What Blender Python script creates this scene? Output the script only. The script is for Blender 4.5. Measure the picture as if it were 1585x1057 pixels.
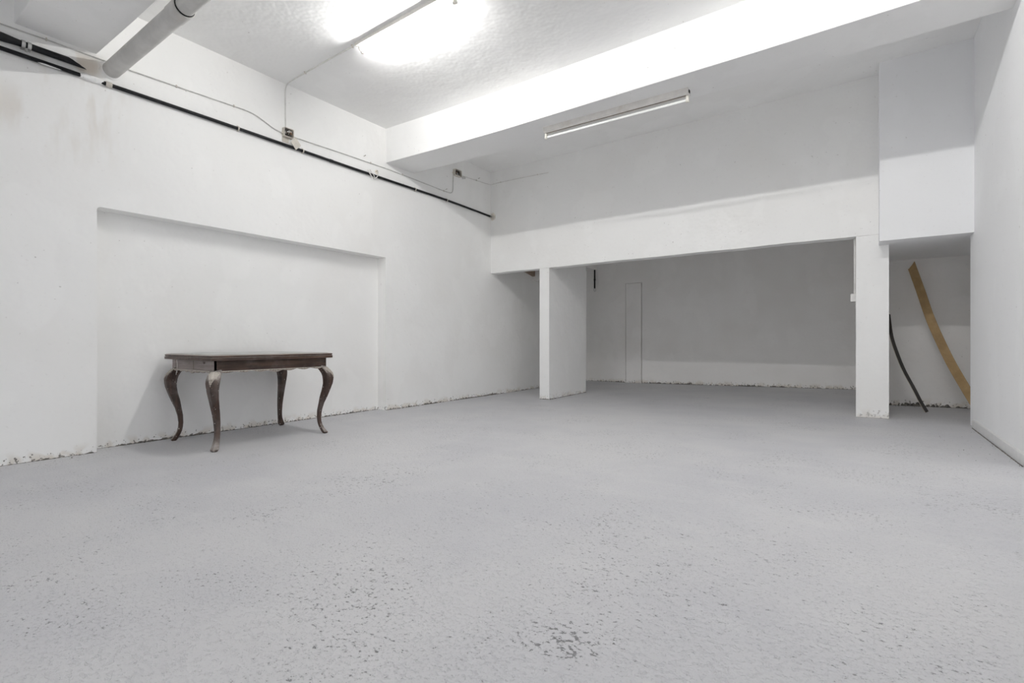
import bpy, bmesh, math, random
from mathutils import Vector, Matrix, noise
scene = bpy.context.scene
for o in list(bpy.data.objects):
    bpy.data.objects.remove(o)
random.seed(7)
R = math.radians

# ------------------------------------------------------------------ camera, sky, exposure
cam_d = bpy.data.cameras.new('camera')
cam_d.sensor_fit = 'HORIZONTAL'; cam_d.sensor_width = 36.0
cam_d.lens = 36.0 * 758.0 / 1585.0
cam_d.clip_start = 0.02
cam = bpy.data.objects.new('camera', cam_d)
scene.collection.objects.link(cam)
cam.location = (0, 0, 0.9)
cam.rotation_euler = (R(90), 0, R(35.34))
scene.camera = cam

DAY = 2.4            # overcast sky, comes in through the unseen opening added behind the camera
TUBE = 262.0          # emission of a lit fluorescent tube
w = bpy.data.worlds.new('overcast_sky'); scene.world = w; w.use_nodes = True
bg = w.node_tree.nodes['Background']
bg.inputs[0].default_value = (0.97, 0.985, 1.025, 1); bg.inputs[1].default_value = DAY
scene.view_settings.view_transform = 'Standard'
scene.view_settings.look = 'None'
scene.view_settings.gamma = 1.0
scene.view_settings.use_curve_mapping = False
scene.view_settings.exposure = 0.02
try:
    scene.cycles.use_denoising = True
    scene.cycles.max_bounces = 12
    scene.cycles.diffuse_bounces = 10
    scene.cycles.sample_clamp_indirect = 6.0
except Exception:
    pass

# ------------------------------------------------------------------ helpers
COL = scene.collection

def tag(o, label=None, cat=None, group=None, kind=None):
    if label: o['label'] = label
    if cat: o['category'] = cat
    if group: o['group'] = group
    if kind: o['kind'] = kind
    return o

def empty(name, loc=(0, 0, 0)):
    o = bpy.data.objects.new(name, None)
    o.empty_display_size = 0.1
    COL.objects.link(o); o.location = loc
    return o

class MB:
    def __init__(s): s.v = []; s.f = []
    def add(s, vs, fs):
        n = len(s.v); s.v += [tuple(p) for p in vs]; s.f += [tuple(i + n for i in f) for f in fs]; return s
    def box(s, x0, x1, y0, y1, z0, z1):
        vs = [(x, y, z) for z in (z0, z1) for y in (y0, y1) for x in (x0, x1)]
        return s.add(vs, [(0, 2, 3, 1), (4, 5, 7, 6), (0, 1, 5, 4), (2, 6, 7, 3), (0, 4, 6, 2), (1, 3, 7, 5)])
    def loft(s, rings, cap=True, closed=True):
        n = len(rings[0]); vs = [p for r in rings for p in r]; fs = []
        for i in range(len(rings) - 1):
            for j in range(n if closed else n - 1):
                a = i * n + j; b = i * n + (j + 1) % n
                fs.append((a, b, b + n, a + n))
        if cap:
            fs.append(tuple(range(n - 1, -1, -1)))
            fs.append(tuple(range((len(rings) - 1) * n, len(rings) * n)))
        return s.add(vs, fs)
    def tube(s, pts, r, n=10, cap=True):
        pts = [Vector(p) for p in pts]
        rs = r if isinstance(r, (list, tuple)) else [r] * len(pts)
        rings = []; up = None
        for i, p in enumerate(pts):
            d = (pts[min(i + 1, len(pts) - 1)] - pts[max(i - 1, 0)]).normalized()
            if up is None:
                up = Vector((0, 0, 1)) if abs(d.z) < 0.9 else Vector((1, 0, 0))
            up = (up - d * up.dot(d)).normalized(); sd = d.cross(up)
            rings.append([p + (up * math.cos(a) + sd * math.sin(a)) * rs[i] for a in [2 * math.pi * k / n for k in range(n)]])
        return s.loft(rings, cap)
    def prism(s, poly, axis, a0, a1):
        def mk(p, a):
            q = list(p); q.insert(axis, a); return tuple(q)
        return s.loft([[mk(p, a0) for p in poly], [mk(p, a1) for p in poly]])
    def build(s, name, mat, parent=None, smooth=False, bevel=0, offset=None, split=40):
        me = bpy.data.meshes.new(name)
        vs = s.v
        if offset is not None:
            vs = [(a - offset[0], b - offset[1], c - offset[2]) for a, b, c in vs]
        me.from_pydata(vs, [], s.f)
        bm = bmesh.new(); bm.from_mesh(me)
        bmesh.ops.recalc_face_normals(bm, faces=bm.faces)
        bm.to_mesh(me); bm.free()
        me.materials.append(mat)
        if smooth:
            for p in me.polygons: p.use_smooth = True
        o = bpy.data.objects.new(name, me); COL.objects.link(o)
        if offset is not None and parent is None: o.location = offset
        if parent is not None:
            o.parent = parent
            if offset is None: o.matrix_parent_inverse = Matrix.Translation(parent.location).inverted()
        if bevel:
            m = o.modifiers.new('bevel', 'BEVEL'); m.width = bevel; m.segments = 2; m.limit_method = 'ANGLE'
        if smooth:
            m = o.modifiers.new('edges', 'EDGE_SPLIT'); m.split_angle = R(split)
        return o

def arc(pts, n=6, rad=0.04):
    """polyline with rounded corners"""
    pts = [Vector(p) for p in pts]; out = [pts[0]]
    for i in range(1, len(pts) - 1):
        a, b, c = pts[i - 1], pts[i], pts[i + 1]
        r = min(rad, (a - b).length * .45, (c - b).length * .45)
        p = b + (a - b).normalized() * r; q = b + (c - b).normalized() * r
        for k in range(n + 1):
            t = k / n
            out.append(p * (1 - t) ** 2 + b * 2 * t * (1 - t) + q * t * t)
    return out + [pts[-1]]

# ------------------------------------------------------------------ materials
class N:
    def __init__(s, name):
        s.m = bpy.data.materials.new(name); s.m.use_nodes = True
        s.nt = s.m.node_tree; s.b = s.nt.nodes['Principled BSDF']
        s.geo = s.nt.nodes.new('ShaderNodeNewGeometry')
        s.pos = s.geo.outputs['Position']
    def new(s, t, **k):
        n = s.nt.nodes.new(t)
        for a, v in k.items(): setattr(n, a, v)
        return n
    def link(s, a, b): s.nt.links.new(a, b)
    def val(s, sock, v):
        if hasattr(v, 'is_output'): s.link(v, sock)
        else: sock.default_value = v
    def noise(s, scale, detail=4, rough=.55, vec=None, dist=0):
        n = s.new('ShaderNodeTexNoise'); n.inputs['Scale'].default_value = scale
        n.inputs['Detail'].default_value = detail; n.inputs['Roughness'].default_value = rough
        n.inputs['Distortion'].default_value = dist
        s.link(vec or s.pos, n.inputs['Vector']); return n.outputs['Fac']
    def scaled(s, sc, src=None):
        m = s.new('ShaderNodeVectorMath', operation='MULTIPLY'); s.link(src or s.pos, m.inputs[0]); m.inputs[1].default_value = sc
        return m.outputs[0]
    def ramp(s, fac, lo, hi, a=0.0, b=1.0):
        n = s.new('ShaderNodeMapRange', interpolation_type='SMOOTHSTEP'); n.clamp = True
        s.val(n.inputs[0], fac)
        for i, v in zip((1, 2, 3, 4), (lo, hi, a, b)): n.inputs[i].default_value = v
        return n.outputs[0]
    def math(s, op, a, b=0.0, c=0.0):
        n = s.new('ShaderNodeMath', operation=op)
        s.val(n.inputs[0], a); s.val(n.inputs[1], b); s.val(n.inputs[2], c); return n.outputs[0]
    def mix(s, f, a, b):
        n = s.new('ShaderNodeMix', data_type='RGBA'); s.val(n.inputs[0], f)
        for i, v in ((6, a), (7, b)):
            if isinstance(v, tuple): v = tuple(v) + (1,) if len(v) == 3 else v
            s.val(n.inputs[i], v)
        return n.outputs[2]
    def sep(s, v=None):
        n = s.new('ShaderNodeSeparateXYZ'); s.link(v or s.pos, n.inputs[0]); return n.outputs
    def bump(s, h, dist, strength=1.0, prev=None):
        n = s.new('ShaderNodeBump'); n.inputs['Distance'].default_value = dist; n.inputs['Strength'].default_value = strength
        s.link(h, n.inputs['Height'])
        if prev is not None: s.link(prev, n.inputs['Normal'])
        s.link(n.outputs[0], s.b.inputs['Normal']); return n.outputs[0]
    def done(s, col, rough=.8, spec=.3, metal=0.0):
        s.val(s.b.inputs['Base Color'], tuple(col) + (1,) if isinstance(col, tuple) and len(col) == 3 else col)
        s.val(s.b.inputs['Roughness'], rough); s.b.inputs['Specular IOR Level'].default_value = spec
        s.b.inputs['Metallic'].default_value = metal
        return s.m

def mat_plaster(name, base=(.92, .92, .91), stain=(.82, .795, .76), stain_amt=.35, chips=1.0, streaks=False, rough_bump=1.0):
    n = N(name)
    big = n.noise(.9, 2, .6)
    col = n.mix(n.ramp(big, .40, .72, 0, stain_amt), base, stain)
    pat = n.noise(2.3, 2, .5, vec=n.scaled((1, 1, .7)))
    col = n.mix(n.ramp(pat, .54, .60, 0, .30), col, tuple(min(1, c * 1.05) for c in base))
    fine = n.noise(38, 2, .6)
    col = n.mix(n.ramp(fine, .62, .78, 0, .14), col, (.62, .60, .57))
    col = n.mix(n.math('MULTIPLY', n.ramp(fine, .735, .765), n.ramp(pat, .44, .56, 0, .8)), col, (.45, .43, .41))
    x, y, z = n.sep()
    if chips:
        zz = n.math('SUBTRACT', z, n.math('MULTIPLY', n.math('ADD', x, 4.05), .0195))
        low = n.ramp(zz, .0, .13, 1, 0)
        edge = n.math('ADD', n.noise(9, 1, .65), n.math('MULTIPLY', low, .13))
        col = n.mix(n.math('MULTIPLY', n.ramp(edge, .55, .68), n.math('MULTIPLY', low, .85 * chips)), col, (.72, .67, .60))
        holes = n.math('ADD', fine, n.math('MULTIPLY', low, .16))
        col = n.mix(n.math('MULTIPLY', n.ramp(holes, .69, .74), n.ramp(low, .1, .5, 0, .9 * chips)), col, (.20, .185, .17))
    if streaks:
        # old seepage below the pipe penetration: faint beige smears
        str_n = n.noise(1.0, 3, .65, vec=n.scaled((2, 6, 1.6)))
        yy = n.math('ABSOLUTE', n.math('SUBTRACT', y, 1.18))
        mk = n.math('MULTIPLY', n.ramp(yy, .0, .45, 1, 0), n.math('MULTIPLY', n.ramp(z, 2.1, 2.8), n.ramp(z, 3.26, 3.16)))
        mk2 = n.math('MULTIPLY', n.ramp(n.math('ABSOLUTE', n.math('SUBTRACT', z, 2.62)), .0, .26, 1, 0), n.ramp(y, 1.35, .8))
        col = n.mix(n.math('MULTIPLY', n.math('MAXIMUM', mk, mk2), n.ramp(str_n, .42, .62, .03, .42)), col, (.70, .64, .56))
        # the same brownish tinge where the drain pipe leaves the wall
        mk3 = n.math('MULTIPLY', n.ramp(n.math('ABSOLUTE', n.math('SUBTRACT', y, 1.24)), .03, .13, 1, 0), n.ramp(n.math('ABSOLUTE', n.math('SUBTRACT', z, 3.11)), .02, .10, 1, 0))
        col = n.mix(n.math('MULTIPLY', mk3, n.ramp(str_n, .30, .55, .2, .7)), col, (.66, .58, .49))
    n.bump(n.noise(7, 2, .7), .010 * rough_bump, .5)
    return n.done(col, .9, 0.0)

def mat_floor():
    n = N('painted_concrete')
    x, y, z = n.sep()
    big = n.noise(.7, 4, .6)
    drag = n.noise(1.0, 4, .62, vec=n.scaled((2.0, 6.0, 1)))
    col = n.mix(n.ramp(big, .34, .66), (.560, .560, .583), (.625, .622, .632))
    col = n.mix(n.ramp(drag, .50, .75, 0, .35), col, (.66, .66, .66))
    # pits where the paint and screed have lifted, their shade painted in dark
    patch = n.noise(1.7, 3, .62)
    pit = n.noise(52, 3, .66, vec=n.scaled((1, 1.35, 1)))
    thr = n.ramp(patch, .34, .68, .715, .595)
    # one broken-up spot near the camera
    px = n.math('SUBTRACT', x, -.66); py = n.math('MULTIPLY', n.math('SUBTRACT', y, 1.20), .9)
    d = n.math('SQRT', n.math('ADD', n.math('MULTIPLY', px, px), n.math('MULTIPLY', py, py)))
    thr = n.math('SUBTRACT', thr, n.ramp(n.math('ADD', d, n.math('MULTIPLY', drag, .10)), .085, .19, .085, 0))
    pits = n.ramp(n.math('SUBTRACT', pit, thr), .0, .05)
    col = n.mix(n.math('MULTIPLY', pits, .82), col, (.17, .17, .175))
    g2 = n.noise(140, 2, .5)
    col = n.mix(n.math('MULTIPLY', n.ramp(g2, .56, .72, 0, .55), n.ramp(patch, .30, .62, .25, 1)), col, (.36, .36, .38))
    sc = n.math('MULTIPLY', n.ramp(big, .70, .74), .5)
    col = n.mix(sc, col, (.60, .57, .52))
    h = n.math('ADD', n.math('MULTIPLY', n.math('MAXIMUM', n.math('SUBTRACT', pit, .52), 0.0), -2.2), n.math('MULTIPLY', g2, .30))
    n.bump(h, .008, .8)
    return n.done(col, .62, .35)

def mat_flat(name, col, rough=.5, spec=.4, metal=0.0, var=.12, scale=14, bump=.0, dirt=None):
    n = N(name)
    c = n.mix(n.ramp(n.noise(scale, 4, .6), .35, .7, 0, 1), tuple(v * (1 - var) for v in col), tuple(min(1, v * (1 + var)) for v in col))
    if dirt: c = n.mix(n.ramp(n.noise(scale * .6, 4, .65), .52, .70, 0, .7), c, dirt)
    if bump: n.bump(n.noise(scale * 4, 3), bump)
    return n.done(c, rough, spec, metal)

def mat_wood(name, dark, light, dust=(.50, .46, .43), dust_amt=.6, axis=(30, 3, 30), rough=.45, paint_spots=False):
    n = N(name)
    g = n.noise(1.0, 5, .6, vec=n.scaled(axis), dist=.4)
    c = n.mix(n.ramp(g, .32, .68), dark, light)
    nz = n.sep(n.geo.outputs['Normal'])[2]
    dn = n.math('ADD', nz, n.math('MULTIPLY', n.math('SUBTRACT', n.noise(17, 4, .65), .5), 1.1))
    c = n.mix(n.ramp(dn, .15, .75, 0, dust_amt), c, dust)
    film = n.ramp(n.noise(6, 4, .6), .42, .72, 0, dust_amt * .22)
    c = n.mix(film, c, dust)
    if paint_spots:
        c = n.mix(n.ramp(n.noise(60, 1, .4), .73, .76), c, (.62, .58, .53))
    n.bump(g, .003, .6)
    return n.done(c, rough, .4)

M = {}
M['wall'] = mat_plaster('old_white_plaster', streaks=True, stain_amt=.22)
M['wall_back'] = mat_plaster('back_white_plaster', base=(.92, .92, .91), stain_amt=.20, chips=.45, rough_bump=1.2)
M['wall_room'] = mat_plaster('rough_back_room_plaster', base=(.915, .905, .89), stain=(.82, .80, .77), stain_amt=.5, rough_bump=1.6)
M['wall_right'] = mat_plaster('smooth_white_paint', base=(.905, .91, .92), stain=(.885, .885, .895), stain_amt=.2, chips=0, rough_bump=.35)
M['ceil'] = mat_plaster('ceiling_plaster', base=(.91, .91, .905), stain=(.83, .82, .80), stain_amt=.30, chips=0, rough_bump=1.0)
M['beam'] = mat_plaster('beam_plaster', base=(.91, .91, .905), stain=(.87, .865, .855), stain_amt=.25, chips=0, rough_bump=.6)
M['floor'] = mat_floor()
M['skirting'] = mat_flat('white_skirting_paint', (.78, .78, .78), .35, .5, var=.03)
M['crust'] = mat_flat('crumbling_render', (.19, .18, .165), .95, .1, var=.5, scale=40, bump=.01, dirt=(.46, .42, .37))
M['black'] = mat_flat('black_pvc', (.014, .014, .016), .5, .22, var=.3)
M['galv'] = mat_flat('galvanised_metal', (.50, .50, .49), .35, .5, .9, var=.2)
M['clip'] = mat_flat('aged_white_plastic', (.66, .62, .56), .5, .4, var=.12)
M['cable'] = mat_flat('grey_white_cable', (.60, .59, .57), .6, .3, var=.15)
M['cable_w'] = mat_flat('painted_white_cable', (.76, .75, .73), .6, .3, var=.08)
M['drain'] = mat_flat('grey_drain_pipe', (.60, .59, .57), .55, .35, var=.08, scale=6, dirt=(.52, .49, .45))
M['rubber'] = mat_flat('black_rubber', (.012, .012, .012), .6, .3)
M['white_metal'] = mat_flat('off_white_enamel', (.74, .72, .69), .4, .45, var=.05, dirt=(.66, .62, .57))
M['rust'] = mat_flat('rusty_dark_gap', (.16, .12, .085), .8, .2, var=.4, scale=20)
M['lampholder'] = mat_flat('cream_lampholder', (.72, .70, .64), .45, .4, var=.05)
M['plug'] = mat_flat('filler_plug', (.74, .70, .63), .8, .2, var=.2)
M['copper'] = mat_flat('bare_copper', (.45, .26, .15), .4, .5, .6)
M['wire_dark'] = mat_flat('dark_wire', (.06, .055, .05), .6, .3)
M['box_in'] = mat_flat('dark_box_inside', (.10, .09, .08), .8, .2, var=.4, scale=60)
M['glass_off'] = mat_flat('unlit_tube_glass', (.86, .86, .85), .15, .6, var=.02)
M['wood'] = mat_wood('dark_walnut', (.040, .023, .016), (.092, .052, .036), dust_amt=.58)
M['wood_leg'] = mat_wood('dark_walnut_leg', (.034, .020, .015), (.080, .046, .034), axis=(30, 30, 4), dust_amt=.62, paint_spots=True)
M['wood_end'] = mat_wood('dusty_walnut_end', (.17, .135, .125), (.28, .235, .22), axis=(3, 30, 30), dust=(.46, .41, .39), dust_amt=.7)
M['carving'] = mat_wood('dusty_carving', (.24, .20, .17), (.50, .45, .40), dust=(.62, .58, .52), dust_amt=.95, axis=(60, 60, 60))
M['dusty_top'] = mat_flat('dusty_glass_top', (.40, .41, .40), .35, .5, var=.15, scale=5, dirt=(.60, .60, .58))
M['string'] = mat_flat('white_string', (.75, .73, .70), .9, .1)
M['fibre'] = mat_wood('raw_fibreboard', (.40, .27, .13), (.50, .345, .175), dust_amt=.12, axis=(8, 8, 8), rough=.8)
M['strip_dark'] = mat_flat('black_laminate', (.020, .017, .016), .45, .4, var=.3)
M['strip_back'] = mat_flat('pale_laminate_back', (.52, .47, .40), .8, .2, var=.15)
M['timber'] = mat_wood('weathered_timber', (.26, .19, .14), (.36, .27, .21), dust_amt=.3, axis=(20, 3, 20), rough=.85)
M['door_wood'] = mat_flat('grey_door_boards', (.45, .44, .42), .7, .3, var=.15)
M['ground'] = mat_flat('outdoor_paving', (.30, .30, .29), .9, .2, var=.2, scale=3)
n_ = N('lit_tube'); em = n_.new('ShaderNodeEmission'); em.inputs[0].default_value = (1.0, .99, .97, 1); em.inputs[1].default_value = TUBE
n_.nt.nodes.remove(n_.geo); n_.link(em.outputs[0], n_.nt.nodes['Material Output'].inputs[0]); n_.nt.nodes.remove(n_.b)
M['tube_on'] = n_.m

# ------------------------------------------------------------------ room shell
XL, XR, YB, ZC, ZR = -5.05, 0.877, 6.51, 3.68, 3.74
YF = -3.2

def floor_z(x, y):
    z = .0195 * min(max(x + 4.05, 0), 5.2)
    z += .005 * max(0, y - 6.8)
    z += .006 * noise.noise((x * .55, y * .55, 1.3)) * min(1, max(0, (abs(x + 4.7) - .2)))
    return z

def structure(o, label):
    return tag(o, label, kind='structure')

# floor: gently uneven screed
m = MB(); nx, ny = 96, 170
x0, x1, y0, y1 = -5.5, 1.75, YF - .3, 10.4
for j in range(ny + 1):
    for i in range(nx + 1):
        x = x0 + (x1 - x0) * i / nx; y = y0 + (y1 - y0) * j / ny
        m.v.append((x, y, floor_z(x, y)))
for j in range(ny):
    for i in range(nx):
        a = j * (nx + 1) + i; m.f.append((a, a + 1, a + nx + 2, a + nx + 1))
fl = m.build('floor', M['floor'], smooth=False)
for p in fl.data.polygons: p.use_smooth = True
structure(fl, 'rough grey painted concrete floor with worn pits and painted pit shade')

# left wall with the shallow niche (rounded top corner)
ND = .16
nz0, nz1, ny0, ny1 = -.1, 1.998, 1.294, 4.268
m = MB()
m.box(XL - .4, XL, YF - .3, ny0, -.1, ZR + .3)
m.box(XL - .4, XL, ny1, 10.4, -.1, ZR + .3)
rr = .028; fil = [(ny0, nz1 + .0001), (ny0, nz1 - rr)]
fil = [(ny0, ZR + .3), (ny0, nz1 - rr)] + [(ny0 + rr - rr * math.cos(a), nz1 - rr + rr * math.sin(a)) for a in [math.pi / 2 * k / 6 for k in range(1, 7)]] + [(ny1, nz1), (ny1, ZR + .3)]
m.prism(fil, 0, XL - .4, XL)
m.box(XL - .4, XL - ND, ny0, ny1, -.1, nz1)
structure(m.build('wall_left', M['wall']), 'long white plastered wall with a shallow recessed niche')

# right wall with an opening closed by a plank door (just out of the photograph)
DY0, DY1, DZ = 2.48, 4.40, 2.15
m = MB()
m.box(XR, XR + .20, YF - .3, DY0, -.1, ZR + .3)
m.box(XR, XR + .20, DY1, 6.43, -.1, ZR + .3)
m.box(XR, XR + .20, DY0, DY1, DZ, ZR + .3)
structure(m.build('wall_right', M['wall_right']), 'smooth white wall along the right side')
dr = empty('door_1', (XR + .15, DY0, .09)); structure(dr, 'grey plank door with gaps in the right wall')
ys = [DY0 + .005, 2.60, 3.225, 3.66, 3.945, 4.275, DY1 - .005]
gaps = [0, .15, .13, .11, .13, .13, 0]
for i in range(6):
    a = ys[i] + gaps[i] / 2; b = ys[i + 1] - gaps[i + 1] / 2
    MB().box(XR + .13, XR + .17, a, b, .085, DZ - .01).build('plank', M['door_wood'], dr)
MB().box(XR + .171, XR + .20, DY0 + .005, DY1 - .005, 1.75, 1.87).build('rail', M['door_wood'], dr)

# wall behind the camera with the wide opening added to let fill daylight in
EX0, EX1, EZ = -2.3, 0.65, 2.9
m = MB()
m.box(-5.45, EX0, YF - .25, YF, -.1, ZR + .3)
m.box(EX1, XR + .2, YF - .25, YF, -.1, ZR + .3)
m.box(EX0, EX1, YF - .25, YF, EZ, ZR + .3)
structure(m.build('wall_front', M['wall_right']), 'white wall with opening added behind the camera for daylight fill')
MB().box(-40, 40, -45, YF - .24, -.35, -.12).build('ground', M['ground'])['kind'] = 'structure'
bpy.data.objects['ground']['label'] = 'paved yard outside the added opening'
o = MB().box(XR + .75 + .25, 40, YF - .24, 30, -.35, -.12).build('ground', M['ground'])
structure(o, 'paved yard outside the plank door')

# wall between main room and back room, carried on two piers; ragged lower edge
m = MB()
def lint(xa, xb, zb, n):
    pts = []
    for i in range(n + 1):
        x = xa + (xb - xa) * i / n
        pts.append((x, zb + .006 * noise.noise((x * 2.1, 3.3, 0)) + .003 * noise.noise((x * 13, 1.3, 0))))
    return pts
low = lint(XL - .02, .17, 2.043, 90)
m.prism(low + [(.17, ZR + .2), (XL - .02, ZR + .2)], 1, YB, YB + .16)
structure(m.build('wall_back', M['wall_back']), 'white wall above the piers with a long opening beneath')
# pillar left
m = MB()
m.box(-4.085, -3.912, YB, 7.76, -.1, 2.04); m.box(-4.085, -3.912, YB + .16, 7.76, 2.04, 3.0)
structure(m.build('wall_pier', M['wall_back']), 'left white pier between the two openings')
# pillar right
m = MB()
m.box(-.030, .256, YB, 7.90, -.1, 2.04); m.box(-.030, .256, YB + .16, 7.90, 2.04, 3.0)
structure(m.build('wall_pier', M['wall_back']), 'right white pier beside the small alcove')
# boxed-out wall above the alcove
m = MB()
m.box(.168, XR + .03, 6.24, 6.72, 1.922, ZR + .2)
m.box(.257, 1.6, 6.43, 8.0, 1.924, 2.4)
structure(m.build('wall_upper_right', M['wall_right'], bevel=.004), 'white boxed-out wall above the alcove')
# alcove
m = MB(); m.box(.2, 1.62, 7.88, 8.0, -.1, 2.4)
m.box(1.5, 1.62, 6.42, 7.89, -.1, 2.4); m.box(XR + .2, 1.62, 6.36, 6.43, -.1, 2.4)
structure(m.build('wall_alcove', M['wall_room']), 'rough white back wall of the alcove')
# back room
m = MB(); m.box(-5.4, -4.116, 10.05, 10.3, -.1, 3.2); m.box(-3.750, .9, 10.05, 10.3, -.1, 3.2)
m.box(-4.116, -3.750, 10.05, 10.3, 2.155, 3.2); m.box(-4.116, -3.750, 10.09, 10.3, -.1, 2.155)
structure(m.build('wall_back_room', M['wall_room']), 'rough white far wall of the back room')
m = MB(); m.box(.255, .5, 7.99, 10.1, -.1, 3.2)
structure(m.build('wall_back_room_side', M['wall_room']), 'side wall of the back room')
m = MB(); m.box(-5.2, .5, YB + .16, 10.2, 3.0, 3.2)
structure(m.build('ceiling_back_room', M['ceil']), 'ceiling of the back room')
# shallow pilaster on the far wall
m = MB(); m.box(-4.10, -3.766, 10.028, 10.089, -.05, 2.14)
structure(m.build('trim_1', M['wall_room'], bevel=.004), 'flat upright pilaster on the far wall')
# boxing over the left wall of the back room, and timber bearer
m = MB(); m.box(XL - .02, -4.80, 8.9, 10.06, 2.50, 3.02)
structure(m.build('trim_2', M['wall_room']), 'boxing along the top of the back room side')
m = MB(); m.box(XL - .02, -4.905, 7.80, 8.10, 2.05, 3.02)
structure(m.build('trim_3', M['wall_room'], bevel=.006), 'small plaster corbel behind the left opening')
m = MB(); m.prism([(7.25, 2.24), (7.79, 2.13), (7.79, 2.6), (7.25, 2.6)], 0, XL - .02, XL + .06)
structure(m.build('trim_4', M['timber']), 'brown timber bearer behind the left opening')

# ceilings and beams
m = MB(); m.box(-5.4, XR + .2, YF - .3, 4.7, ZC, ZR + .3)
structure(m.build('ceiling', M['ceil']), 'uneven white plastered ceiling of the front bay')
m = MB(); m.box(-5.4, XR + .2, 4.6, YB + .3, ZR, ZR + .3)
structure(m.build('ceiling_rear', M['ceil']), 'white ceiling strip behind the big beam')
def beam(name, front, back, z0, z1, mat, lab):
    m = MB(); rings = []
    for (xa, ya), (xb, yb) in zip(front, back):
        rings.append([(xa, ya, z1), (xa, ya, z0), (xb, yb, z0), (xb, yb, z1)])
    m.loft(rings); return structure(m.build(name, mat, bevel=.006), lab)
beam('ceiling_beam', [(-5.08, 4.266), (-4.2, 4.315), (-3.2, 4.350), (-.7, 4.362), (.9, 4.345)],
     [(-5.08, 4.757), (-4.2, 4.808), (-3.2, 4.843), (-.7, 4.843), (.9, 4.832)], 3.235, ZR + .1, M['beam'], 'deep white ceiling beam crossing the whole room')
beam('ceiling_beam', [(-5.08, .817), (-4.0, .835), (.9, .85)], [(-5.08, 1.292), (-4.0, 1.328), (.9, 1.35)], 3.232, ZC + .1, M['beam'],
     'white ceiling beam above the black pipes, near the camera')

# skirting board on the right wall
m = MB()
for (a, b) in ((YF, DY0), (DY1, 6.236)):
    prof = lambda y: [(XR + .01, y, .02), (XR - .014, y, .02), (XR - .014, y, floor_z(XR, y) + .068), (XR - .006, y, floor_z(XR, y) + .078), (XR + .01, y, floor_z(XR, y) + .078)]
    m.loft([prof(a + (b - a) * k / 8) for k in range(9)])
structure(m.build('baseboard_right', M['skirting']), 'white painted skirting board along the right wall')

# ------------------------------------------------------------------ crumbling wall bases
def crumble(name, path, inward, label, hmax=.03, n_loose=0, spread=.08, ss=1.0):
    """jagged broken render at the foot of a wall, with crumbs lying in front of it"""
    m = MB(); rnd = random.Random(len(label) * 31); ix, iy = inward
    segs = list(zip(path[:-1], path[1:]))
    for (ax, ay), (bx, by) in segs:
        L = math.hypot(bx - ax, by - ay); n = max(4, int(L / .016)); prev = None
        for i in range(n + 1):
            t = i / n; x = ax + (bx - ax) * t; y = ay + (by - ay) * t
            h = noise.noise((x * 1.6 + 5, y * 1.6, 9.1)) * .8 + noise.noise((x * 9, y * 9, 2.0)) * .5 + rnd.uniform(-.3, .3)
            h = max(0.0, h + .12) * hmax + .002; d = .004 + h * .30 + rnd.uniform(0, .004); z = floor_z(x, y)
            cur = [(x - ix * .002, y - iy * .002, z + h), (x + ix * d * .4, y + iy * d * .4, z + h * .8), (x + ix * (d + .004), y + iy * (d + .004), z - .006)]
            if prev is not None: m.add(prev + cur, [(0, 1, 4, 3), (1, 2, 5, 4)])
            prev = cur
    for _ in range(n_loose):
        (a, b) = rnd.choice(segs); t = rnd.random()
        x = a[0] + (b[0] - a[0]) * t; y = a[1] + (b[1] - a[1]) * t
        if noise.noise((x * 1.3, y * 1.3, 4.4)) + rnd.uniform(-.4, .4) < -.05: continue
        d = .012 + rnd.random() ** 2.5 * spread
        x += ix * d; y += iy * d; sz = (.0025 + .008 * rnd.random() ** 3) * ss
        z = floor_z(x, y); a0 = rnd.random() * 6
        base = [(x + sz * rnd.uniform(.7, 1.2) * math.cos(a0 + k * 1.257), y + sz * rnd.uniform(.7, 1.2) * math.sin(a0 + k * 1.257), z - .001) for k in range(5)]
        top = (x + rnd.uniform(-.3, .3) * sz, y + rnd.uniform(-.3, .3) * sz, z + sz * rnd.uniform(.6, 1.2))
        m.add(base + [top], [(k, (k + 1) % 5, 5) for k in range(5)] + [(4, 3, 2, 1, 0)])
    o = m.build(name, M['crust']); return tag(o, label, kind='stuff')

NB = XL - ND
crumble('crumbling_render', [(XL, -2.5), (XL, ny0)], (1, 0), 'broken render along the wall foot left of the niche', .030, 130)
crumble('crumbling_render', [(NB, ny0), (NB, ny1)], (1, 0), 'broken render along the foot of the niche behind the table', .024, 200)
crumble('crumbling_render', [(XL, ny1), (XL, 9.9)], (1, 0), 'broken render along the wall foot beyond the niche', .032, 260)
crumble('crumbling_render', [(-5.0, 10.05), (-4.12, 10.05)], (0, -1), 'broken render left of the pilaster on the far wall', .04)
crumble('crumbling_render', [(-3.74, 10.05), (.25, 10.05)], (0, -1), 'broken render along the foot of the far wall', .045, 60)
crumble('crumbling_render', [(.262, 7.88), (1.49, 7.88)], (0, -1), 'broken dark render at the foot of the alcove wall', .080, 110, .14)
crumble('crumbling_render', [(-4.08, YB), (-3.915, YB)], (0, -1), 'chipped render at the front foot of the left pier', .010)
crumble('crumbling_render', [(-3.912, YB), (-3.912, 7.75)], (1, 0), 'chipped render along the side foot of the left pier', .014, 30, .05)
crumble('crumbling_render', [(-.028, YB), (.255, YB)], (0, -1), 'chipped render at the foot of the right pier', .010)
crumble('floor_grit', [(XR - .02, 4.45), (XR - .02, 6.2)], (-1, 0), 'grit on the floor along the skirting board', .002, 110, .30, .45)

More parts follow.
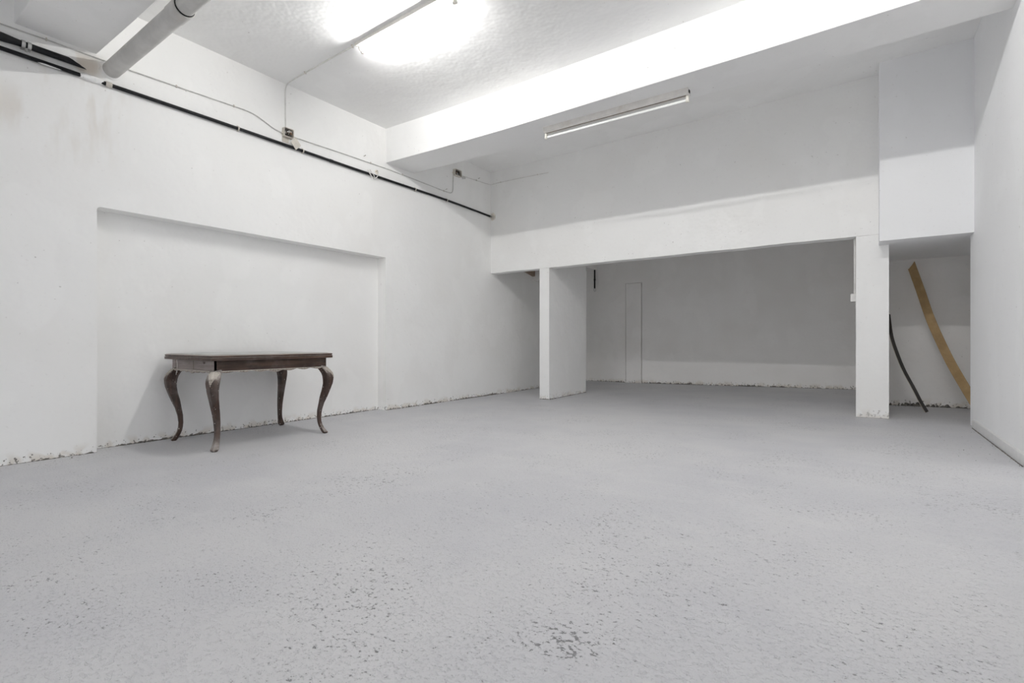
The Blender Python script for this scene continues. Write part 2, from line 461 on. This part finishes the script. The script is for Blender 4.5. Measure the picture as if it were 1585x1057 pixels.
# ------------------------------------------------------------------ table
TX0, TX1, TY0, TY1 = -5.09, -4.28, 1.845, 2.875      # apron box
table = empty('console_table', ((TX0 + TX1) / 2, (TY0 + TY1) / 2, 0))
tag(table, 'dark wooden antique table with curved cabriole legs standing before the niche', 'table')
def rect(x0, x1, y0, y1, z, o, r=.004):
    pts = []
    for cx, cy, a0 in ((x1 - o - r, y0 + o + r, -90), (x1 - o - r, y1 - o - r, 0), (x0 + o + r, y1 - o - r, 90), (x0 + o + r, y0 + o + r, 180)):
        for k in range(4):
            a = R(a0 + 30 * k); pts.append((cx + r * math.cos(a), cy + r * math.sin(a), z))
    return pts
tx0, tx1, ty0, ty1 = -5.145, -4.232, 1.800, 2.915
prof = [(.741, .030), (.7415, .006), (.743, 0), (.765, 0), (.767, .005), (.771, .006), (.773, .002), (.783, .002), (.788, .010), (.790, .030)]
top = MB().loft([rect(tx0, tx1, ty0, ty1, z, o) for z, o in prof]).build('table_top', M['wood'], table, smooth=True, split=25)
MB().loft([rect(tx0, tx1, ty0, ty1, z, o) for z, o in ((.7895, .034), (.7925, .034), (.793, .036))]).build('top_sheet', M['dusty_top'], top)['label'] = 'dusty glass sheet'
# aprons
MB().box(TX1 - .022, TX1, TY0 + .001, TY1 - .001, .655, .744).build('apron', M['wood'], table, bevel=.002)
MB().box(TX0, TX0 + .022, TY0 + .001, TY1 - .001, .655, .744).build('apron', M['wood'], table, bevel=.002)
MB().box(TX0 + .022, TX1 - .022, TY1 - .022, TY1, .655, .744).build('apron', M['wood'], table, bevel=.002)
# near end apron with an open lock hole, a shallow drawer front outline
hx, hz = -4.452, .722
e = MB()
e.box(TX0 + .0, hx - .016, TY0, TY0 + .022, .655, .744); e.box(hx + .016, TX1, TY0, TY0 + .022, .655, .744)
e.box(hx - .016, hx + .016, TY0, TY0 + .022, .655, hz - .010); e.box(hx - .016, hx + .016, TY0, TY0 + .022, hz + .010, .744)
ea = e.build('apron', M['wood_end'], table); ea['label'] = 'dusty grey end apron with an empty lock hole'
MB().box(hx - .02, hx + .02, TY0 + .014, TY0 + .0215, hz - .014, hz + .014).build('lock_recess', M['rust'], ea)
MB().box(-4.655, -4.652, TY0 - .0012, TY0 + .004, .66, .742).build('drawer_seam', M['rust'], ea)
MB().box(TX0 + .075, TX0 + .078, TY0 - .0012, TY0 + .004, .66, .742).build('drawer_seam', M['rust'], ea)
# scalloped moulding under each apron
def mould(a0, a1, fixed, axis, sgn):
    L = a1 - a0; n = 60; m = MB(); rings = []
    for i in range(n + 1):
        t = i / n; a = a0 + L * t
        zb = .647 - .006 * abs(math.sin(t * math.pi * 7)) - .010 * math.exp(-((t - .5) / .12) ** 2) - .004 * math.sin(t * 41)
        pts = [(fixed + sgn * .011, .6565), (fixed + sgn * .013, .652), (fixed + sgn * .006, zb), (fixed - sgn * .012, zb), (fixed - sgn * .012, .6565)]
        rings.append([(p, a, z) if axis == 0 else (a, p, z) for p, z in pts])
    m.loft(rings)
    return m.build('apron_moulding', M['carving'], table)
mould(TY0 + .05, TY1 - .05, TX1, 0, 1); mould(TY0 + .05, TY1 - .05, TX0, 0, -1)
mould(TX0 + .05, TX1 - .05, TY0, 1, -1); mould(TX0 + .05, TX1 - .05, TY1, 1, 1)
# cabriole legs: (z, outer, inner, half width) measured along the corner diagonal
LEG = [(.668, -.012, -.085, .046), (.64, .012, -.080, .050), (.615, .040, -.060, .054), (.59, .058, -.044, .056), (.56, .067, -.034, .055), (.525, .066, -.030, .051), (.49, .060, -.029, .047),
       (.43, .038, -.040, .041), (.36, .010, -.060, .036), (.297, -.020, -.071, .032), (.23, -.040, -.084, .028), (.164, -.049, -.087, .025),
       (.12, -.046, -.083, .024), (.085, -.036, -.075, .025), (.055, -.020, -.062, .029), (.030, .000, -.050, .033), (.016, .012, -.043, .034)]
FOOT = [(.018, .011, -.042, .033), (.008, .016, -.036, .030), (0.0, .008, -.030, .022)]
def leg_rings(st, cx, cy, dx, dy):
    q = math.sqrt(.5); sx, sy = dx * q, dy * q; px, py = -sy, sx; out = []
    for z, so, si, hw in st:
        mid = (so + si) / 2 + (so - si) * .05; r = []
        for s, p in ((so, -.10), (so, .10), (so * .75 + mid * .25, .34), (mid + .1 * (so - mid), .95), (mid - .1 * (mid - si), .95), (si, .30), (si, -.30), (mid - .1 * (mid - si), -.95), (mid + .1 * (so - mid), -.95), (so * .75 + mid * .25, -.34)):
            r.append((cx + sx * s + px * p * hw, cy + sy * s + py * p * hw, z + floor_z(cx, cy) * (1 - z / .66)))
        out.append(r)
    return out
for cx, cy, dx, dy in ((TX1, TY0, 1, -1), (TX1, TY1, 1, 1), (TX0, TY0, -1, -1), (TX0, TY1, -1, 1)):
    lg = MB().loft(leg_rings(LEG, cx, cy, dx, dy)).build('leg', M['wood_leg'], table, smooth=True, split=27)
    MB().loft(leg_rings(FOOT, cx, cy, dx, dy)).build('foot', M['wood_leg'], lg, smooth=True)
    # carved acanthus on the knee: fan of raised leaves following the bulge
    m = MB(); q = math.sqrt(.5); sx, sy = dx * q, dy * q; px, py = -sy, sx
    def knee(z, p):   # surface of the knee: outer distance at height z and across p (-1..1)
        for a, b in zip(LEG[:-1], LEG[1:]):
            if b[0] <= z <= a[0]:
                t = (a[0] - z) / (a[0] - b[0]); so = a[1] + (b[1] - a[1]) * t; si = a[2] + (b[2] - a[2]) * t; hw = a[3] + (b[3] - a[3]) * t
                mid = (so + si) / 2 + (so - si) * .05; k = abs(p)
                s = so if k < .10 else (so + (so * .75 + mid * .25 - so) * (k - .10) / .24 if k < .34 else (so * .75 + mid * .25) + (mid + .1 * (so - mid) - (so * .75 + mid * .25)) * (k - .34) / .61)
                return (cx + sx * s + px * p * hw, cy + sy * s + py * p * hw, z)
    for k in range(-4, 5):
        pk = k * .20; ze = .535 + .018 * abs(k); path = []
        for t in [i / 8 for i in range(9)]:
            z = .648 + (ze - .648) * t
            path.append(knee(z, pk * (.75 + .25 * math.sin(t * 2.6)) * (1 - .45 * t * t)))
        m.tube(path, [.0065 * (1 - .7 * i / 8) + .0008 for i in range(9)], 6)
    for k in range(-3, 4):
        path = [knee(.648 - .012 * i + .004 * math.sin(k * 2 + i), (k + .5) * .22 * (1 - .08 * i)) for i in range(5)]
        m.tube(path, [.0035] * 5, 5)
    m.build('knee_carving', M['carving'], lg, smooth=True)['label'] = 'pale dusty carved leaf'
    # dusty worn instep above the foot
# string hanging from the drawer end
pts = [(-4.962, TY0 - .006, .752), (-4.966, TY0 - .012, .735), (-4.970, TY0 - .007, .70), (-4.967, TY0 - .008, .65), (-4.963, TY0 - .016, .625), (-4.962, TY0 - .018, .603)]
m = MB().tube(arc(pts, 4, .02), .0022, 6)
m.tube([(-4.962, TY0 - .005, .752), (-4.952, TY0 - .010, .746), (-4.945, TY0 - .006, .737)], .002, 6)
tag(m.build('string', M['string'], smooth=True), 'white string hanging from the end of the table', 'string')

# ------------------------------------------------------------------ fluorescent lamps
def batten_lamp(x0, x1, y, lit, label):
    t = empty('tube_lamp', ((x0 + x1) / 2, y, ZC)); tag(t, label, 'lamp')
    b = MB().box(x0 - .02, x1 + .02, y - .018, y + .018, ZC - .034, ZC + .001).build('batten', M['white_metal'], t, bevel=.004)
    MB().box(x0 - .045, x0 - .02, y - .014, y + .014, ZC - .028, ZC).build('end_cap', M['lampholder'], b, bevel=.004)
    yt, zt = y + .045, ZC - .068
    for xa, sg in ((x0, 1), (x1, -1)):
        h = MB()
        h.box(xa - .010, xa + .010, y + .004, y + .03, ZC - .060, ZC - .030)
        h.prism([(yt + .017 * math.cos(a), zt + .020 * math.sin(a)) for a in [2 * math.pi * k / 14 for k in range(14)]], 0, xa - .011, xa + .011)
        h.box(xa - .009, xa + .009, y + .01, yt, zt - .004, ZC - .034)
        h.build('lampholder', M['lampholder'], t, bevel=.002)
    for xa, xb in ((x0 + .011, x0 + .028), (x1 - .028, x1 - .011)):
        MB().tube([(xa, yt, zt), (xb, yt, zt)], .0132, 16).build('tube_cap', M['galv'], t, smooth=True)
    MB().tube([(x0 + .028, yt, zt), (x1 - .028, yt, zt)], .0128, 16).build('tube', M['tube_on'] if lit else M['glass_off'], t, smooth=True)
    return t
batten_lamp(-3.79, -2.63, 2.885, True, 'lit fluorescent tube on a thin batten on the white ceiling')
batten_lamp(-.75, .41, 2.885, True, 'lit fluorescent tube on the ceiling towards the right wall')

t = empty('tube_lamp', (-2.05, 4.59, 3.235)); tag(t, 'unlit fluorescent lamp fixed under the deep beam', 'lamp')
fx0, fx1 = -2.815, -1.285
def fy(x): return 4.553 + .045 * (x - fx0) / (fx1 - fx0)
h = MB(); rings = []
for x in (fx0, fx1):
    y = fy(x); rings.append([(x, y, 3.238), (x, y + .004, 3.190), (x, y + .020, 3.176), (x, y + .075, 3.176), (x, y + .09, 3.190), (x, y + .094, 3.238)])
hb = h.loft(rings).build('housing', M['white_metal'], t, bevel=.002)
MB().loft([[(x, fy(x) + .027, 3.1775), (x, fy(x) + .027, 3.1745), (x, fy(x) + .039, 3.1745), (x, fy(x) + .039, 3.1775)] for x in (fx0 + .02, fx1 - .02)]).build('reflector_gap', M['rust'], hb)['label'] = 'dark rusty strip above the tube'
for x, sg in ((fx0 + .014, 1), (fx1 - .014, -1)):
    y = fy(x) + .048
    k = MB(); k.box(x - .012, x + .012, y - .016, y + .016, 3.128, 3.178)
    k.prism([(y + .019 * math.cos(a), 3.134 + .019 * math.sin(a)) for a in [2 * math.pi * i / 14 for i in range(14)]], 0, x - .013, x + .013)
    k.build('lampholder', M['lampholder'], t, bevel=.003)
MB().tube([(fx0 + .03, fy(fx0) + .048, 3.136), (fx1 - .03, fy(fx1) + .048, 3.136)], .013, 16).build('tube', M['glass_off'], t, smooth=True)
MB().box(fx1 + .0005, fx1 + .006, fy(fx1) + .03, fy(fx1) + .06, 3.20, 3.225).build('cable_entry', M['rubber'], t)

# ------------------------------------------------------------------ pipes on the left wall
def clip(parent, x, y, z, r, mat, w=.012, screw=True):
    m = MB(); n = 10
    o = [(x + (r + .006) * math.cos(a), z + (r + .006) * math.sin(a)) for a in [math.pi * (-.62) + math.pi * 1.24 * k / n for k in range(n + 1)]]
    i = [(x + (r + .0008) * math.cos(a), z + (r + .0008) * math.sin(a)) for a in [math.pi * (-.62) + math.pi * 1.24 * k / n for k in range(n + 1)]]
    poly = o + i[::-1]
    m.prism(poly, 1, y - w / 2, y + w / 2)
    m.box(XL + .0006, x - r * .2, y - w / 2, y + w / 2, z - r - .007, z - r - .001)
    if screw: m.box(XL + .0006, XL + .012, y - .005, y + .005, z + r + .002, z + r + .016)
    return m.build('pipe_clip', mat, parent)

PX = XL + .022
def pz(y): return 3.010 - .003 * math.sin(y * 2.1) - (.018 * max(0, (y - 5.2) / 1.3) ** 1.5)
bp = empty('black_conduit', (PX, 3.5, 3.0)); tag(bp, 'long thin black pipe running the length of the left wall', 'pipe')
MB().tube([(PX, -2.9 + i * .2, pz(-2.9 + i * .2)) for i in range(47)] + [(PX, 6.49, pz(6.47))], .0155, 12).build('pipe_run', M['black'], bp, smooth=True)
for y in (.35, 2.393, 3.085, 4.768, 5.408):
    clip(bp, PX, y, pz(y), .0155, M['clip'])
MB().tube([(PX, 3.425, pz(3.425)), (PX, 3.462, pz(3.46))], .0185, 12).build('pipe_coupling', M['black'], bp, smooth=True)
MB().tube([(PX, 1.345, pz(1.34)), (PX, 1.385, pz(1.385))], .021, 12).build('pipe_coupling', M['clip'], bp, smooth=True)
MB().tube([(PX, 6.455, pz(6.45)), (PX, 6.475, pz(6.47))], .019, 12).build('pipe_coupling', M['galv'], bp, smooth=True)
# plaster splashed over the pipe below the drain pipe
m = MB(); rnd = random.Random(3); rings = []
for i in range(19):
    y = 1.175 + .009 * i; e = math.sin(math.pi * i / 18); c = Vector((PX - .004, y, pz(y) + .002))
    rr = [(.0145 + .010 * e ** .5) * (1 + .14 * rnd.uniform(-1, 1)) for _ in range(10)]
    rings.append([(max(XL + .0008, c.x + rr[k] * math.cos(k * .628)), y, c.z + rr[k] * math.sin(k * .628)) for k in range(10)])
m.loft(rings); 
m.build('plaster_splash', M['wall_back'], bp, smooth=True)['label'] = 'white plaster smeared over the pipe'
m = MB(); rings = []
for i in range(12):
    y = .935 + .0125 * i; e = math.sin(math.pi * i / 11) ** .5 * (.6 + .4 * rnd.random())
    c = (PX + .004, pz(y) - .0145)
    rings.append([(c[0] + .007 * e * math.cos(k * 1.047) + .004, y, c[1] + .0065 * e * math.sin(k * 1.047)) for k in range(6)])
m.loft(rings); m.build('plaster_splash', M['wall_back'], bp, smooth=True)['label'] = 'white plaster smear under the pipe'
# flange of filler where it enters the back wall
m = MB(); rings = []
for i, (yy, rr) in enumerate(((6.512, .066), (6.504, .060), (6.500, .046), (6.499, .020))):
    rings.append([(max(XL + .001, PX + .02 + rr * .85 * (1 + .12 * math.sin(k * 2.3)) * math.cos(k * .393)), yy, pz(6.5) + rr * (1 + .12 * math.cos(k * 1.7)) * math.sin(k * .393)) for k in range(16)])
m.loft(rings); m.build('filler_collar', M['plug'], bp, smooth=True)['label'] = 'stained filler around the pipe end'

# thick black pipe with broken end
tp = empty('black_drain_hose', (XL + .036, .3, 3.09)); tag(tp, 'short thick black pipe with a broken open end at top left', 'pipe')
TXc = XL + .034
def tz(y): return 3.082 + .004 * y
path = [(-2.9, .031), (.60, .031), (.735, .031), (.755, .0305), (.79, .027), (.83, .0235), (1.085, .0235)]
MB().tube([(TXc, y, tz(y)) for y, r in path], [r for y, r in path], 16).build('pipe_run', M['black'], tp, smooth=True)
# torn mouth: outer shell cut on a slant, dark inside
m = MB(); n = 16; ra = []; rb = []; rc = []
for k in range(n):
    a = 2 * math.pi * k / n; s = math.sin(a); c = math.cos(a)
    ye = 1.165 - .075 * (s * .6 + c * .5) + .008 * math.sin(k * 3.1)
    ra.append((TXc + .0236 * c, 1.08, tz(1.08) + .0236 * s)); rb.append((TXc + .0234 * c, ye, tz(1.1) + .0234 * s)); rc.append((TXc + .0205 * c, ye - .003, tz(1.1) + .0205 * s))
rd = [(TXc + .0203 * math.cos(2 * math.pi * k / n), 1.086, tz(1.1) + .0203 * math.sin(2 * math.pi * k / n)) for k in range(n)]
m.loft([ra, rb, rc, rd], cap=False); m.build('broken_end', M['black'], tp, smooth=True)
m = MB().loft([[(TXc + r * math.cos(2 * math.pi * k / n), y, tz(1.1) + r * math.sin(2 * math.pi * k / n)) for k in range(n)] for y, r in ((1.084, .0198), (1.110, .0192))])
m.build('scale_deposit', M['galv'], tp)['label'] = 'pale grey lining inside the broken end'
# galvanised pipe clamp with screw
for y in (.858, .890):
    clip(tp, TXc, y, tz(y), .0237, M['galv'], w=.020, screw=False)
MB().box(TXc - .004, TXc + .010, .866, .882, tz(.87) - .050, tz(.87) - .022).build('clamp_screw', M['galv'], tp, bevel=.003)
MB().tube([(TXc + .010, .874, tz(.87) - .042), (TXc + .016, .874, tz(.87) - .042)], .007, 8).build('clamp_nut', M['galv'], tp)

# grey drain pipe coming out of the wall under the beam
dp = empty('drain_pipe', (-4.4, 1.39, 3.14)); tag(dp, 'thick grey drain pipe leaving the wall under the near beam', 'pipe')
def dy(x): return 1.388 + .024 * (x + 5.05) / 1.4
def dz(x): return 3.142 + .004 * (x + 5.05)
JX = -3.70
MB().tube([(x, dy(x), dz(x)) for x in (XL - .05, -4.6, -4.2, JX - .16)], .0615, 28).build('pipe_section', M['drain'], dp, smooth=True)
m = MB(); n = 28
def ring(x, r): return [(x, dy(x) + r * math.cos(2 * math.pi * k / n), dz(x) + r * math.sin(2 * math.pi * k / n)) for k in range(n)]
m.loft([ring(JX - .17, .061), ring(JX - .15, .0655), ring(JX - .01, .068), ring(JX, .070), ring(JX + .004, .068), ring(JX + .004, .060)], cap=False)
m.build('socket', M['drain'], dp, smooth=True)
m = MB(); m.loft([ring(JX - .03, .0605), ring(JX + .010, .0635), ring(JX + .014, .061), ring(JX + .014, .058)], cap=False)
m.build('rubber_seal', M['rubber'], dp, smooth=True)
MB().tube([(x, dy(x), dz(x)) for x in (JX - .02, -3.2, -2.4, .86)], .0585, 28).build('pipe_section', M['drain'], dp, smooth=True)
# mortar round the pipe where it leaves the wall
m = MB(); rnd = random.Random(11)
def mring(x, r, j): return [(x, dy(x) + r * (1 + j * rnd.uniform(-1, 1)) * math.cos(2 * math.pi * k / 20), dz(x) + r * (1 + j * rnd.uniform(-1, 1)) * math.sin(2 * math.pi * k / 20)) for k in range(20)]
m.loft([mring(XL - .01, .085, .12), mring(XL + .004, .078, .10), mring(XL + .010, .066, .03), mring(XL + .011, .061, 0)], cap=False)
m.build('mortar_collar', M['wall'], dp, smooth=True)

# ------------------------------------------------------------------ cables and boxes
CX = XL + .007
def cable(name, pts, r, mat, label, rad=.05, clips=()):
    c = MB().tube(arc(pts, 6, rad), r, 8).build(name, mat, smooth=True)
    tag(c, label, 'cable')
    for (x, y, z, ax) in clips:
        k = MB()
        s = r + .003
        if ax == 'y': k.box(XL, x + s, y - .004, y + .004, z - s, z + s); k.box(XL, XL + .006, y - .004, y + .004, z + s, z + s + .008)
        elif ax == 'c': k.box(x - .004, x + .004, y - s, y + s, z - s, z + s + .01); k.box(x - .004, x + .004, y - s - .008, y - s, ZC - .006, ZC + .002)
        elif ax == 'x': k.box(x - .004, x + .004, y - s, YB, z - s, z + s)
        k.build('cable_clip', M['clip'], c)
    return c
cable('wall_cable', [(CX, -2.5, 3.17), (CX, .3, 3.185), (CX, .744, 3.188), (CX, 1.021, 3.197), (CX, 1.30, 3.199), (CX, 1.50, 3.198), (CX, 2.0, 3.214), (CX, 2.474, 3.230), (CX, 2.56, 3.222), (CX, 2.655, 3.190), (CX, 2.74, 3.155), (CX, 2.79, 3.142), (CX + .004, 2.855, 3.135)],
      .0052, M['cable'], 'thin grey cable along the left wall ending at the open box', .04,
      [(CX, .99, 3.196, 'y'), (CX, 1.86, 3.209, 'y'), (CX, 2.36, 3.226, 'y')])
cable('lamp_cable', [(CX, 2.894, 3.19), (CX, 2.892, 3.4), (CX, 2.890, ZC - .012), (-4.75, 2.888, ZC - .009), (-4.2, 2.886, ZC - .009), (-3.83, 2.885, ZC - .012)],
      .0065, M['cable_w'], 'pale cable rising from the open box to the lit lamp', .09,
      [(-4.66, 2.888, ZC - .009, 'c'), (-3.88, 2.885, ZC - .011, 'c')])
cable('wall_cable', [(CX + .004, 2.965, 3.135), (CX, 3.1, 3.136), (CX, 3.6, 3.150), (CX, 4.299, 3.160), (CX, 4.9, 3.150), (CX, 5.38, 3.139), (CX, 5.555, 3.150), (CX, 5.562, 3.3), (CX, 5.566, 3.438)],
      .0055, M['cable'], 'grey cable from the open box bending up beyond the beam', .08,
      [(CX, 4.02, 3.157, 'y'), (CX, 4.55, 3.156, 'y'), (CX, 5.36, 3.139, 'y')])
cable('wall_cable', [(CX, 5.74, 3.478), (CX, 6.0, 3.494), (CX, 6.40, 3.517), (CX + .004, YB - .012, 3.528), (-4.90, YB - .008, 3.535), (-4.5, YB - .007, 3.530), (-3.92, YB - .006, 3.513)],
      .0055, M['cable_w'], 'white cable turning the corner onto the back wall', .12,
      [(CX, 6.12, 3.501, 'y'), (-4.84, YB - .008, 3.535, 'x'), (-4.12, YB - .007, 3.519, 'x')])

def junction_box(y, z, w, h, label, lid_pts, seed, d=.042):
    t = empty('junction_box', (XL, y, z)); tag(t, label, 'junction box')
    m = MB(); x0, x1 = XL - .001, XL + d; th = .007; r = min(w, h) * .14
    def rr(hw, hh, x, rad):
        p = []
        for cy, cz, a0 in ((y + hw - rad, z + hh - rad, 0), (y - hw + rad, z + hh - rad, 90), (y - hw + rad, z - hh + rad, 180), (y + hw - rad, z - hh + rad, 270)):
            for k in range(5):
                a = R(a0 + 22.5 * k); p.append((x, cy + rad * math.cos(a), cz + rad * math.sin(a)))
        return p
    m.loft([rr(w / 2, h / 2, x0, r), rr(w / 2, h / 2, x1, r), rr(w / 2 - th, h / 2 - th, x1, r * .8), rr(w / 2 - th, h / 2 - th, x0 + .008, r * .8)], cap=False)
    m.build('box_body', M['clip'], t, smooth=True)
    MB().loft([rr(w / 2 - th - .0005, h / 2 - th - .0005, x0 + .006, r * .8), rr(w / 2 - th - .0005, h / 2 - th - .0005, x0 + .010, r * .8)]).build('box_back', M['box_in'], t)
    # grommets
    for yy, zz in ((y - w / 2 - .004, z - h * .12), (y + w / 2 + .004, z - h * .18), (y + w * .02, z + h / 2 + .003)):
        MB().box(XL, XL + .020, yy - .009, yy + .009, zz - .009, zz + .009).build('grommet', M['clip'], t, bevel=.003)
    rnd = random.Random(seed)
    for k, mt in enumerate(('cable_w', 'wire_dark', 'copper', 'cable_w', 'wire_dark')):
        pts = [(XL + .014, y + rnd.uniform(-.38, .38) * w, z + rnd.uniform(.0, .38) * h)]
        for q in range(4):
            pts.append((XL + rnd.uniform(.018, .052), y + rnd.uniform(-.34, .34) * w, z + rnd.uniform(-.40, .34) * h))
        MB().tube(arc(pts, 4, .02), .0028, 6).build('loose_wire', M[mt], t, smooth=True)
    if lid_pts:
        c, u, v, tw = lid_pts; c = Vector(c); u = Vector(u); v = Vector(v); nrm = u.cross(v).normalized() * tw
        q = []
        for s1, s2 in ((-.93, -1), (.93, -1), (1, -.93), (1, .93), (.93, 1), (-.93, 1), (-1, .93), (-1, -.93)): q.append(c + u * s1 + v * s2)
        ld = MB().loft([[p + nrm for p in q], [p - nrm for p in q]]).build('lid', M['clip'], t, bevel=.002)
        ld['label'] = 'loose lid hanging below the box'
        MB().tube([c + nrm * 1.3, c - nrm * 1.3], .004, 8).build('lid_screw', M['galv'], ld)
    return t
junction_box(2.914, 3.148, .112, .100, 'open junction box with loose wires and dangling lid', ((XL + .052, 2.985, 3.050), (0, .030, -.036), (.006, .026, .030), .004), 5)
tagbox = junction_box(5.640, 3.480, .150, .098, 'small open junction box behind the deep beam', None, 9, d=.05)
m = MB().tube([(XL + .012, 5.775, 3.452), (XL + .052, 5.79, 3.445)], .019, 10); m.build('cable_gland', M['cable'], tagbox, smooth=True)
# plaster splash under the first box is the mounting plate
MB().box(XL - .001, XL + .006, 2.858, 2.93, 3.045, 3.10).build('mounting_plate', M['clip'], bpy.data.objects['junction_box'], bevel=.002)

# wire hook tied round the thin black pipe
hk = MB()
hk.tube(arc([(XL + .004, 4.010, 3.075), (XL + .030, 4.035, 3.02), (XL + .046, 4.05, 2.990), (XL + .028, 4.058, 2.980)], 4, .02), .0045, 6)
hk.tube(arc([(XL + .028, 3.955, 3.050), (XL + .046, 3.985, 3.00), (XL + .040, 4.02, 2.965)], 4, .02), .0058, 6)
hk.tube(arc([(XL + .040, 4.11, 3.030), (XL + .046, 4.09, 2.99), (XL + .036, 4.045, 2.962)], 4, .02), .0058, 6)
tag(hk.build('wire_tie', M['string'], smooth=True), 'twisted pale wire tie around the thin black pipe', 'wire')
# round filler plug
m = MB(); rings = []
for x, r in ((XL - .002, .030), (XL + .003, .028), (XL + .006, .020)):
    rings.append([(x, 4.118 + r * (1 + .1 * math.sin(3 * k)) * math.cos(k * .449), 3.072 + r * math.sin(k * .449)) for k in range(14)])
pl = m.loft(rings).build('wall_plug', M['plug'], smooth=True)
tag(pl, 'round brownish filler plug beside the wire tie', 'wall plug')
for dyy, dzz in ((-.012, .002), (.008, .016)):
    MB().tube([(XL + .004, 4.118 + dyy, 3.072 + dzz), (XL + .0085, 4.118 + dyy, 3.072 + dzz)], .0055, 8).build('screw_hole', M['rust'], pl)
# old nails in the plaster
for y, z, lab in ((3.92, 3.215, 'bent nail above the grey cable before the beam'), (5.40, 3.172, 'nail above the cable bend beyond the beam'), (6.17, 3.545, 'nail above the white cable near the back corner'),
                  (4.55, 3.02, 'nail between the cable and the thin black pipe')):
    k = MB().tube([(XL - .005, y, z), (XL + .016, y, z), (XL + .026, y + .003, z + .006)], .0028, 6); k.tube([(XL + .025, y + .003, z + .005), (XL + .028, y + .004, z + .007)], .006, 8)
    tag(k.build('nail', M['rust']), lab, 'nail')

# ------------------------------------------------------------------ back room and piers
hp = empty('hanging_pipe', (-4.82, 9.98, 2.1)); tag(hp, 'black pipe hanging down in the back room corner', 'pipe')
HX, HY = -4.825, 10.0
MB().tube([(HX, HY, 2.99), (HX, HY, 2.09)], .0165, 12).build('pipe_run', M['black'], hp, smooth=True)
MB().tube([(HX, HY, 2.265), (HX, HY, 2.295)], .022, 12).build('coupling', M['black'], hp, smooth=True)
m = MB(); rings = []
for k in range(15):
    a = 2 * math.pi * k / 14; c = Vector((HX + .004 + .022 * math.sin(a), HY - .004, 2.055 + .034 * math.cos(a)))
    rings.append([tuple(c + Vector((math.sin(a) * .006 * math.cos(b), .006 * math.sin(b), math.cos(a) * .006 * math.cos(b)))) for b in [math.pi / 3 * q for q in range(6)]])
m.loft(rings, cap=False); m.build('pipe_eye', M['galv'], hp, smooth=True)

sw = empty('switch_box', (-.045, 6.6, 1.37)); tag(sw, 'small white switch box on the side of the right pier', 'switch')
MB().box(-.078, -.029, 6.56, 6.64, 1.338, 1.425).build('box_body', M['cable_w'], sw, bevel=.004)
MB().box(-.081, -.077, 6.578, 6.622, 1.36, 1.405).build('rocker', M['cable_w'], sw, bevel=.001)
MB().tube([(-.041, 6.60, 1.42), (-.041, 6.60, 2.0), (-.041, 6.62, 2.06), (-.041, 6.70, 2.09)], .009, 10).build('conduit', M['cable_w'], sw, smooth=True)
MB().tube([(-.036, 6.60, 1.34), (-.033, 6.60, 1.30)], .006, 8).build('cable_tail', M['cable'], sw, smooth=True)

# ------------------------------------------------------------------ boards leaning in the alcove
def board(name, pts, width_dir, width, thick_fn, mat, label, cat, parent=None):
    """flexible flat board following pts; width_dir = direction across the board"""
    pts = [Vector(p) for p in pts]; rings = []
    # smooth the spine
    fine = []
    for i in range(len(pts) - 1):
        p0 = pts[max(i - 1, 0)]; p1 = pts[i]; p2 = pts[i + 1]; p3 = pts[min(i + 2, len(pts) - 1)]
        for k in range(8):
            t = k / 8
            fine.append(.5 * ((2 * p1) + (p2 - p0) * t + (2 * p0 - 5 * p1 + 4 * p2 - p3) * t * t + (3 * p1 - p0 - 3 * p2 + p3) * t ** 3))
    fine.append(pts[-1])
    return fine

def sweep(fine, wdir, w0, w1, th, cut=0):
    rings = []
    for i, p in enumerate(fine):
        d = (fine[min(i + 1, len(fine) - 1)] - fine[max(i - 1, 0)]).normalized()
        wd = Vector(wdir); wd = (wd - d * wd.dot(d)).normalized(); nn = d.cross(wd).normalized()
        sk = d * (cut if i == 0 else 0)
        a = p + wd * w1 - sk; b = p + wd * w0 + sk
        rings.append([a + nn * th / 2, b + nn * th / 2, b - nn * th / 2, a - nn * th / 2])
    return rings

spine = board('', [(.530, 7.832, 1.838), (.606, 7.70, 1.514), (.677, 7.62, 1.211), (.746, 7.52, .964), (.842, 7.40, .669), (.954, 7.30, .390), (1.070, 7.20, .118)], None, 0, None, None, None, None)
BW = .085
bo = MB().loft(sweep(spine, (.95, -.25, .30), -BW / 2, BW / 2, .012, cut=.045)).build('wooden_board', M['fibre'])
tag(bo, 'light brown bowed board leaning against the alcove wall', 'board')

spine = board('', [(.264, 7.30, 1.22), (.293, 7.30, .965), (.343, 7.29, .764), (.407, 7.28, .566), (.497, 7.26, .354), (.558, 7.25, .204), (.612, 7.24, .092)], None, 0, None, None, None, None)
st = empty('laminate_strip', (.590, 7.24, .09)); tag(st, 'dark bent strip leaning against the pier in the alcove', 'strip')
rg = sweep(spine, (.42, .9, 0), 0, .075, .006)
MB().loft(rg).build('strip_core', M['strip_back'], st)
rg2 = sweep([p + Vector((.0042, -.0015, .0026)) for p in spine], (.42, .9, 0), -.001, .076, .0035)
MB().loft(rg2).build('laminate_face', M['strip_dark'], st)
